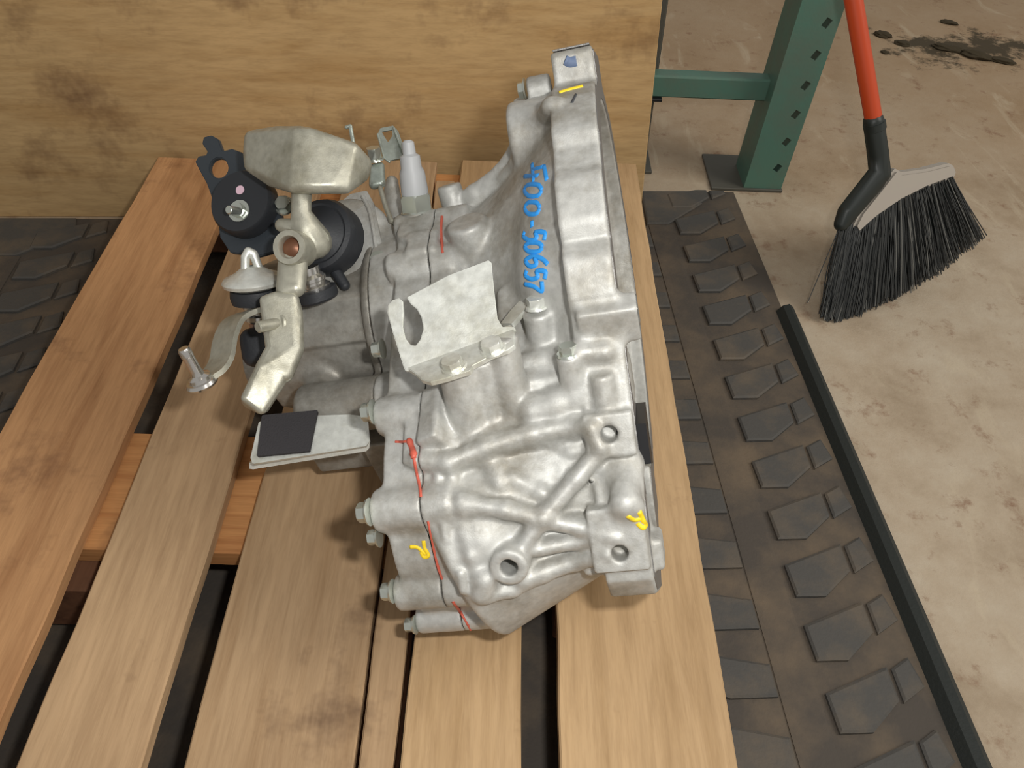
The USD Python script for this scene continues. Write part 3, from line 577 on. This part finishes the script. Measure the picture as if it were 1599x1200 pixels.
boot = part(gb, 'rubber_boot', lathe([(0.030, -0.012), (0.034, -0.010), (0.0345, 0.006), (0.032, 0.012), (0.028, 0.014), (0.026, 0.013), (0.014, 0.020), (0.010, 0.026)], bo, BO), M_rub, 35, 'round black rubber boot')
part(boot, 'boot_tab', chain([V(524, 424, 0.748, 0.0055), V(538, 446, 0.745, 0.005)]), M_rub)
# black damper on its plate
dp = at(380, 325, 0.775); DN = view_dir(-0.22, 0.15, 0.96)
hole = [(344 + 13 * math.cos(t), 264 + 14 * math.sin(t)) for t in np.linspace(0, 6.28, 20, endpoint=False)]
db = part(gb, 'damper_bracket', plate([(318, 226), (320, 216), (332, 213), (343, 219), (350, 238), (364, 234), (380, 240), (392, 265), (420, 296), (440, 330), (448, 380), (440, 392), (405, 402), (362, 396), (346, 372), (340, 330), (325, 288), (314, 268), (307, 254), (312, 246), (324, 244), (326, 238)], dp, DN, 0.0055, (hole,), 0.002, bev=0.0008), M_blackm, 30, 'black damper bracket with a round hole')
dc = at(386, 322, 0.766)
dd = part(db, 'rubber_damper', lathe([(0.0285, -0.006), (0.0305, -0.003), (0.0305, 0.010), (0.0285, 0.0135), (0.012, 0.0145), (0.008, 0.014)], dc, DN), M_rub, 35)
part(db, 'washer', lathe([(0.006, 0), (0.0102, 0), (0.0102, 0.0015), (0.006, 0.0018)], on(374, 330, dc + DN * 0.0145, DN), DN, 28), M_zinc)
part(db, 'nut', hex_bolt(on(374, 330, dc + DN * 0.0158, DN), DN, 0.0066, 0.006, 1.0), M_zinc)
sp = on(374, 330, dc + DN * 0.02, DN); part(db, 'stud', rod(sp, sp + view_dir(-0.42, -0.1, 0.9) * 0.014, 0.0038, 16), M_zinc)
part(db, 'paint_dot', lathe([(0.0042, 0), (0.0042, 0.0006)], on(375, 297, dc + DN * 0.0144, DN), DN, 20), M_pink)
# shift lever with its counterweight
lv = part(gb, 'shift_lever', chain([V(471, 300, 0.712, 0.0088), V(470, 335, 0.712, 0.0088), V(478, 358, 0.716, 0.0135), V(492, 378, 0.724, 0.0150), V(476, 388, 0.716, 0.012)]) +
          chain([V(440, 352, 0.715, 0.006), V(462, 356, 0.715, 0.008)]) +
          hull([V(450, 408, 0.708, 0.0085), V(466, 408, 0.708, 0.0085), V(446, 452, 0.700, 0.0082), V(462, 450, 0.700, 0.0082)]) +
          hull([V(414, 470, 0.693, 0.0045), V(430, 464, 0.693, 0.0045), V(456, 468, 0.697, 0.006), V(462, 490, 0.697, 0.006), V(420, 500, 0.692, 0.0045), V(426, 545, 0.690, 0.006), V(462, 545, 0.692, 0.007)]) +
          hull([V(426, 545, 0.690, 0.006), V(462, 545, 0.692, 0.007), V(412, 575, 0.682, 0.007), V(445, 585, 0.686, 0.007)]) +
          hull([V(412, 572, 0.682, 0.006), V(444, 582, 0.686, 0.006), V(386, 622, 0.672, 0.005), V(408, 638, 0.676, 0.005), V(388, 628, 0.690, 0.005), V(412, 636, 0.692, 0.005), V(418, 576, 0.70, 0.006)]), M_fork, 28, 'forged shift lever')
part(lv, 'counterweight', hull([V(396, 218, 0.728, 0.008), V(394, 240, 0.730, 0.008), V(396, 258, 0.726, 0.008), V(426, 278, 0.718, 0.008), V(470, 212, 0.705, 0.008), V(460, 288, 0.700, 0.008), V(466, 214, 0.70, 0.008), V(488, 288, 0.698, 0.008),
                                  V(486, 215, 0.702, 0.008), V(548, 236, 0.708, 0.008), V(566, 256, 0.722, 0.008), V(562, 272, 0.724, 0.008), V(538, 288, 0.706, 0.008), V(520, 288, 0.702, 0.008), V(480, 222, 0.745, 0.01), V(480, 276, 0.745, 0.01), V(432, 212, 0.722, 0.008)]), M_fork, 22, 'heavy cast counterweight')
LN = view_dir(-0.20, -0.05, 0.97); hp = at(459, 388, 0.703)
part(lv, 'hub', lathe([(0.0088, -0.004), (0.0088, 0.008), (0.0098, 0.010), (0.0142, 0.010), (0.0150, 0.008), (0.0152, -0.014), (0.0088, -0.014)], hp, LN), M_fork, 30)
part(lv, 'pin', lathe([(0.0086, -0.012), (0.0086, 0.003), (0.004, 0.0055), (0.001, 0.006)], hp, LN, 28), M_pin, 40, 'rust brown pin')
p0 = at(434, 505, 0.690); part(lv, 'stop_pin', cat_mesh([rod(p0, p0 + view_dir(-0.62, -0.22, 0.75) * 0.020, 0.0048, 18), lathe([(0.0085, -0.004), (0.0085, 0.001), (0.007, 0.002)], p0, view_dir(-0.3, 0, 0.95))]), M_fork)
# bright collar under the boot
cn = view_dir(-0.25, 0.9, 0.36); c0 = at(492, 452, 0.728)
part(gb, 'shaft_collar', lathe([(0.014, 0), (0.0145, 0.003), (0.0115, 0.005), (0.0115, 0.007), (0.013, 0.008), (0.013, 0.011), (0.010, 0.014), (0.010, 0.02)], c0, cn), M_chrome, 30)
part(gb, 'shaft_washer', lathe([(0.017, -0.010), (0.0185, -0.008), (0.0185, 0), (0.014, 0.001)], c0, cn), M_rub, 30)
# select lever: dished cap with a lug, rubber, bent arm and ball stud
an = view_dir(-0.05, 0.92, 0.38); s0 = at(396, 440, 0.735)
sl = part(gb, 'select_lever', lathe([(0.006, -0.006), (0.020, -0.005), (0.0265, -0.002), (0.0275, 0.001), (0.0255, 0.004), (0.016, 0.008), (0.009, 0.013), (0.005, 0.014)], s0, an), M_galv, 35, 'dished steel select lever cap')
part(sl, 'lug', chain([V(383, 428, 0.728, 0.004), V(383, 402, 0.728, 0.004), V(388, 393, 0.728, 0.004), V(396, 397, 0.73, 0.004), V(406, 425, 0.732, 0.004)]), M_galv)
part(sl, 'rubber_ring', lathe([(0.014, -0.020), (0.0215, -0.018), (0.0225, -0.012), (0.0215, -0.006), (0.015, -0.005)], s0, an), M_rub, 35)
part(sl, 'collar', lathe([(0.012, -0.036), (0.0135, -0.034), (0.0135, -0.030), (0.0115, -0.028), (0.0115, -0.025), (0.0135, -0.023), (0.0135, -0.018)], s0, an), M_chrome, 30)
part(sl, 'shaft', rod(s0 - an * 0.036, s0 - an * 0.066, 0.0105), simple('shaft_steel', (176, 150, 138), 0.3, 0.8))
part(sl, 'rubber_plug', hull([V(392, 530, 0.742, 0.010), V(412, 532, 0.742, 0.010), V(396, 556, 0.74, 0.010), V(412, 556, 0.74, 0.010)]), M_rub)
def strap(pts, w, t):
    """bent flat bar through (px, py, depth) points, its width along the view's left-down"""
    c = spline([at(*q) for q in pts], 8); tn = np.gradient(c, axis=0); tn /= np.linalg.norm(tn, axis=1, keepdims=True); wd = view_dir(-0.80, -0.10, -0.58); o = np.cross(tn, wd); o /= np.linalg.norm(o, axis=1, keepdims=True)
    rings = np.stack([c + wd * a * w / 2 + o * b * t / 2 for a, b in ((-1, -1), (1, -1), (1, 1), (-1, 1))], 1); v = rings.reshape(-1, 3); fs = []; i = np.arange(4); j = (i + 1) % 4
    for k in range(len(c) - 1):
        q = k * 4; fs += [np.stack([q + i, q + j, q + 4 + j], 1), np.stack([q + i, q + 4 + j, q + 4 + i], 1)]
    n = len(c) * 4 - 4; fs += [np.array([[0, 2, 1], [0, 3, 2], [n, n + 1, n + 2], [n, n + 2, n + 3]])]
    m = trimesh.Trimesh(v, np.vstack(fs), process=False); m.fix_normals(); return m
part(sl, 'arm', strap([(404, 487, .722), (385, 490, .722), (364, 502, .722), (352, 528, .716), (346, 560, .708), (334, 580, .70), (318, 592, .695)], 0.030, 0.0045), M_fork, 30, 'bent flat select arm')
ks = view_dir(-0.25, 0.80, 0.54); k0 = at(314, 594, 0.690)
part(sl, 'ball_stud', lathe([(0.006, -0.006), (0.0125, -0.0045), (0.014, -0.002), (0.0125, 0.0005), (0.010, 0.001), (0.0095, 0.004), (0.0055, 0.006), (0.0048, 0.010), (0.0048, 0.024), (0.0052, 0.0245), (0.0052, 0.030), (0.0042, 0.032)], k0, ks), M_chrome, 30, 'bright ball stud')
# --- pan plate with foam pad
pp = at(490, 690, 0.71); PNn = unit(np.array([-0.05, -0.30, 0.95]))
pn = part(gb, 'shield_plate', plate([(392, 716), (405, 660), (455, 652), (560, 648), (575, 655), (578, 690), (572, 698), (395, 726)], pp, PNn, 0.003, (), 0.002), M_galv, 30, 'flat shield plate with a dark foam pad')
part(pn, 'flange', plate([(390, 722), (570, 692), (578, 688), (577, 699), (572, 704), (396, 732), (390, 731)], pp + np.array([0, -0.002, -0.002]), unit(np.array([0, -0.95, 0.4])), 0.003), M_galv)
part(pn, 'foam_pad', plate([(402, 714), (410, 650), (497, 642), (484, 706)], pp + PNn * 0.003, PNn, 0.004, (), 0.001), M_foam)
# --- reversing switch standing on the case
swp = hits([(660, 372)])[0]; sA = view_dir(-0.10, 0.93, 0.36); s1 = at(660, 388, 0.775)
sw = part(gb, 'reversing_switch', lathe([(0.012, -0.01), (0.0148, 0.0), (0.0148, 0.014), (0.0135, 0.016), (0.0145, 0.018), (0.0145, 0.034)], s1, sA, 36), M_alu, 30, 'grey plug-in switch')
part(sw, 'hexagon', hex_bolt(s1 + sA * 0.034, sA, 0.0152, 0.016, 1.02), M_zinc)
part(sw, 'plug', lathe([(0.0115, 0.048), (0.0125, 0.052), (0.0115, 0.070), (0.0095, 0.074), (0.0092, 0.084), (0.006, 0.086), (0.0055, 0.096), (0.003, 0.098)], s1, sA, 30), simple('grey_plug', (176, 178, 180), 0.5))
# clips and straps round the tower
k1 = at(612, 225, 0.80); KN = view_dir(0.1, 0.25, 0.96)
part(gb, 'harness_clip', plate([(590, 210), (594, 201), (614, 197), (622, 206), (634, 240), (632, 247), (606, 252), (598, 246)], k1, KN, 0.0018, ([(597, 207), (612, 204), (612, 213), (606, 222), (601, 214)],), 0.0008), M_brack, 30, 'bent steel clip with a hole')
part(gb, 'harness_clip', chain([V(590, 210, 0.797, 0.0012), V(600, 247, 0.795, 0.0012), V(608, 253, 0.795, 0.0012)]) + chain([V(615, 200, 0.797, 0.0012), V(632, 244, 0.795, 0.0012)]), M_brack)
part(gb, 'wire_clip', chain([V(541, 199, 0.80, 0.002), V(547, 197, 0.80, 0.002), V(552, 226, 0.80, 0.002), V(552, 240, 0.795, 0.002)]), M_brack)
part(gb, 'bent_strap', chain([V(594, 294, .775, .0024), V(602, 322, .772, .0024), V(611, 345, .768, .0024), (at(626, 352, .766)[:], .0024), V(632, 376, .764, .0020), V(640, 379, .762, .0018), V(684, 370, .764, .0018)]), M_fork)
part(gb, 'strap_block', hull([V(645, 362, .772, .006), V(676, 358, .772, .006), V(650, 384, .774, .006), V(682, 404, .782, .006), V(662, 412, .782, .006)]), M_alu)
part(gb, 'strap_block', hull([V(584, 262, .79, .004), V(594, 260, .79, .004), V(584, 288, .785, .005), V(594, 286, .785, .005)]), M_brack)
part(gb, 'clip_bolt', hex_bolt(at(586, 250, 0.79), view_dir(-0.1, 0.8, 0.55), 0.007, 0.012, 1.2), M_zinc)
part(gb, 'breather', chain([V(612, 284, .80, .006), V(612, 300, .80, .008), V(618, 330, .795, .009), V(624, 350, .79, .009)]), M_alu)

# ---------------------------------------------------------------- tread strips lying on the floor
def tread_strip(name, label, org, yaw, length, y_first, lip=0.0, keep=None):
    c, s = math.cos(yaw), math.sin(yaw); e1, e2, e3 = np.array([c, s, 0]), np.array([-s, c, 0]), np.array([0, 0, 1.0])
    th = thing(name, label, 'rubber mat', (org[0], org[1], ZF)); o = np.array([org[0], org[1], ZF])
    full = Polygon([(-0.15, 0), (0.135, 0), (0.135, length), (-0.15, length)])
    if keep is not None:                                   # where the strip was cut to fit round the pallet and the plywood
        full = full.intersection(Polygon([((np.array([*q, ZF]) - o) @ e1, (np.array([*q, ZF]) - o) @ e2) for q in keep]))
    def slab(P, z0, h, nm, mat, edge=0.0025):
        P = Polygon(P).intersection(full)
        if P.is_empty or P.area < 1e-4 or P.geom_type != 'Polygon': return
        cs = m3.CrossSection([np.array(P.exterior.coords)[:-1]], m3.FillRule.NonZero)
        m = m3.Manifold.batch_hull([cs.extrude(h * 0.7), cs.offset(-edge, m3.JoinType.Miter).extrude(h)]) if edge else cs.extrude(h)
        part(th, nm, place(m, o + e3 * z0, e1, e2, e3), mat, 25)
    slab(full.exterior.coords, 0, 0.007, 'base', M_tread, 0)
    slab([(-0.034, 0.0), (0.006, 0.0), (0.006, length - 0.1), (-0.034, length - 0.1)], 0.0065, 0.0025, 'centre_rib', M_tread, 0.006)
    pitch = 0.0745; y = y_first
    while y < length - 0.05:
        slab([(-0.15, y - 0.006), (-0.15, y + 0.034), (-0.085, y - 0.002), (-0.037, y - 0.002), (-0.037, y - 0.036), (-0.086, y - 0.036)], 0.0065, 0.0062, 'tread_block', M_lug)
        slab([(0.014, y), (0.012, y + 0.040), (0.042, y + 0.040), (0.085, y + 0.066), (0.085, y + 0.030), (0.048, y)], 0.0065, 0.0062, 'tread_block', M_lug)
        slab([(0.090, y + 0.028), (0.090, y + 0.064), (0.112, y + 0.076), (0.118, y + 0.044)], 0.0055, 0.0058, 'tread_block', M_lug)
        y += pitch
    slab([(-0.15, length - 0.10), (-0.15, length - 0.002), (0.06, length - 0.002), (0.07, length - 0.04), (0.0, length - 0.10)], 0.0066, 0.0045, 'worn_end', M_lug)
    if lip:
        cs = m3.CrossSection([[(0.1215, 0.004), (0.1475, 0.0), (0.1485, 0.015), (0.141, 0.021), (0.132, 0.018)]]).extrude(lip); vv, f = arr(cs)
        part(th, 'edge_lip', trimesh.Trimesh(o + vv[:, :1] * e1 + vv[:, 1:2] * e3 + vv[:, 2:3] * e2, f[:, ::-1], process=False), M_lip, 25)
    return th
def ray_floor(px, py, z=ZF): return onz(px, py, z)
tread_strip('rubber_tread_strip', 'black rubber tyre tread strip lying along the right side of the pallet', (0.346, 0.10), 0.062, 1.165, 0.068, 0.845, [(0.212, 0), (0.212, 1.12), (0.243, 1.16), (0.243, 1.5), (1, 1.5), (1, 0)])
tread_strip('rubber_tread_strip', 'dark dirty tyre tread strip at the left, behind the orange pallet board', (-0.70, 0.25), 0.06, 0.868, 0.04)

# ---------------------------------------------------------------- rack
rk = thing('pallet_rack', 'green steel pallet rack upright with square holes, beside the broom', 'rack', (0.46, 1.33, ZF))
def shear(m, k):
    v, f = arr(m); v = v.copy(); v[:, 0] += (v[:, 2] - ZF) * k; return trimesh.Trimesh(v, f, process=False)
ft = 0.003; fx0, fx1, fy0, fy1, zt = 0.430, 0.4975, 1.288, 1.365, 0.62
chan = m3.CrossSection([[(fx0, fy0), (fx1, fy0), (fx1, fy1), (fx1 - 0.012, fy1), (fx1 - 0.012, fy1 - ft), (fx1 - ft, fy1 - ft), (fx1 - ft, fy0 + ft), (fx0 + ft, fy0 + ft), (fx0 + ft, fy1 - ft), (fx0 + 0.012, fy1 - ft), (fx0 + 0.012, fy1), (fx0, fy1)]]).extrude(zt - ZF - 0.004).translate([0, 0, ZF + 0.004])
for k in range(15):
    z = -0.082 + k * 0.0508
    chan -= m3.Manifold.cube([0.0105, 0.02, 0.0145], True).rotate([0, 25, 0]).translate([fx1 - 0.019, fy0, z])
part(rk, 'upright', shear(chan, 0.032), M_rack, 25)
part(rk, 'upright', shear(cbox((0.19, 1.345, ZF + 0.004), (0.259, 1.42, zt), 0.003), -0.028), M_rackd, 25, 'dirty rear upright')
zb = 0.043
part(rk, 'brace', cbox((0.225, 1.318, zb - 0.018), (0.446, 1.346, zb + 0.020), 0.003), M_rack, 25)
part(rk, 'brace_pad', cbox((0.222, 1.312, zb - 0.023), (0.262, 1.34, zb - 0.0182), 0.001), M_dark, 25)
part(rk, 'foot_plate', cbox((0.372, 1.284, ZF), (0.5, 1.40, ZF + 0.006), 0.001), M_rackd, 25)
part(rk, 'foot_plate', cbox((0.16, 1.33, ZF), (0.27, 1.44, ZF + 0.006), 0.001), M_rackd, 25)

# ---------------------------------------------------------------- broom
bp0 = onz(1284, 496, ZF); E1 = unit([0.93, 0.36, 0.10]); E2 = unit([-0.30, 0.30, 0.90]); QN = unit(np.cross(E1, E2)); QN = QN * np.sign(QN @ (CAM - bp0))
bm = thing('broom', 'angled push broom with orange handle and black bristles, standing on the floor', 'broom', bp0)
def Q(px, py, off=0.0): return on(px, py, bp0 + QN * off, QN)
h0, h1 = Q(1365, 192), Q(1331, -10); hd = unit(h1 - h0)
part(bm, 'handle', rod(h0 - hd * 0.03, h1 + hd * 0.42, 0.0118, 28), M_handle, 35)
part(bm, 'ferrule', lathe([(0.0125, -0.012), (0.0150, -0.010), (0.0150, 0.0), (0.0125, 0.001)], h0, hd), M_bplast)
S_ = lambda px, py, r, o=0.0: (Q(px, py, o), r)
part(bm, 'socket', chain([S_(1364, 190, .0142), S_(1371, 240, .0148), S_(1374, 272, .0152)]) + hull([S_(1374, 268, .0150), S_(1366, 285, .0140), S_(1322, 330, .0125), S_(1314, 350, .011)]), M_bplast, 30, 'black socket and arm')
part(bm, 'head', plate([(1392, 262), (1402, 268), (1440, 263), (1476, 254), (1483, 258), (1487, 268), (1484, 276), (1440, 292), (1400, 312), (1362, 338), (1333, 364), (1327, 352), (1338, 330), (1362, 300), (1384, 272)], bp0 - QN * 0.002, QN, 0.022, (), 0.002, bev=0.004), M_gplast, 30, 'grey plastic broom head')
# bristles
r2 = np.random.default_rng(11); top = np.array([(1312, 352), (1334, 362), (1364, 336), (1402, 310), (1442, 290), (1484, 272)], float); bot = np.array([(1284, 495), (1306, 502), (1342, 490), (1400, 462), (1470, 420), (1533, 370)], float)
def lerp(P, t): i = np.linspace(0, 1, len(P)); return np.array([np.interp(t, i, P[:, 0]), np.interp(t, i, P[:, 1])])
sets = {0: [], 1: []}
for k in range(1150):
    t = r2.random(); a = lerp(top, t) + r2.normal(0, 1.2, 2); b = lerp(bot, np.clip(t + r2.normal(0, 0.012), 0, 1)) + r2.normal(0, 3.0, 2)
    o = (r2.random() - 0.5) * 0.034; oa = o * 0.42 - 0.001
    P0, P2 = Q(a[0], a[1] - 3, oa), Q(b[0], b[1], o); P1 = (P0 + P2) / 2 + r2.normal(0, 0.002, 3)
    P2[2] = max(P2[2], ZF + 0.001); P0 = P0 + (P0 - P2) * 0.04
    sets[int(r2.random() < 0.13)].append(tube(spline([P0, P1, P2], 3), [0.00085] * 7, 4))
for t, (bx, by) in ((0.0, (1261, 473)), (0.0, (1279, 490)), (0.99, (1541, 368))):
    a = lerp(top, t); P2 = Q(bx, by); P2[2] = max(P2[2], ZF + 0.001); sets[0].append(tube(spline([Q(*a), (Q(*a) + P2) / 2, P2], 3), [0.0008] * 7, 4))
core = m3.Manifold.batch_hull([ball(Q(x, y, o), 0.002, 8) for x, y in list(top[1:] - [0, 2]) + list(lerp(bot, t) * 0.8 + lerp(top, t) * 0.2 for t in (0.03, 0.3, 0.6, 0.95)) for o in (-0.003, 0.0)])
part(bm, 'bristle_core', core, M_bplast)
part(bm, 'bristles', cat_mesh(sets[0]), M_brist, True, kind='stuff')
part(bm, 'bristles', cat_mesh(sets[1]), M_bristg, True, 'paler bristles', kind='stuff')

# ---------------------------------------------------------------- dirt on the floor
r3 = np.random.default_rng(5)
LBL = ['dark dirt clod nearest the broom handle, left end of the row', 'small dark clod right of the broom handle, in the middle', 'tiny dark clod below the row beside the broom handle', 'long black scrap at the left of the oily patch', 'black scrap in the middle of the oily patch', 'long dark scrap at the right end of the oily patch', 'black scrap at the far edge of the oily patch, near the top']
for (px, py, sx, sy, sz), lb in zip(((1378, 57, .020, .012, .008), (1408, 70, .018, .010, .006), (1381, 83, .009, .006, .004), (1480, 78, .035, .012, .007), (1524, 90, .034, .016, .009), (1562, 97, .030, .010, .007), (1482, 37, .022, .009, .005)), LBL):
    s = trimesh.creation.icosphere(3, 1.0); n = meshkit.fbm(s.vertices * 2.2 + r3.random(3) * 40, 3)
    v = s.vertices * (0.6 + 0.8 * n)[:, None] * [sx, sy, sz]; ang = -0.45; c, s_ = math.cos(ang), math.sin(ang)
    v = np.column_stack([v[:, 0] * c - v[:, 1] * s_, v[:, 0] * s_ + v[:, 1] * c, v[:, 2]]); v[:, 2] -= v[:, 2].min() * 0.5 ; v = v[:, :3]; v[:, 2] = np.maximum(v[:, 2], 0)
    solo('dirt_clod', trimesh.Trimesh(v + onz(px, py, ZF), s.faces, process=False), M_clod, lb, 'dirt', True)
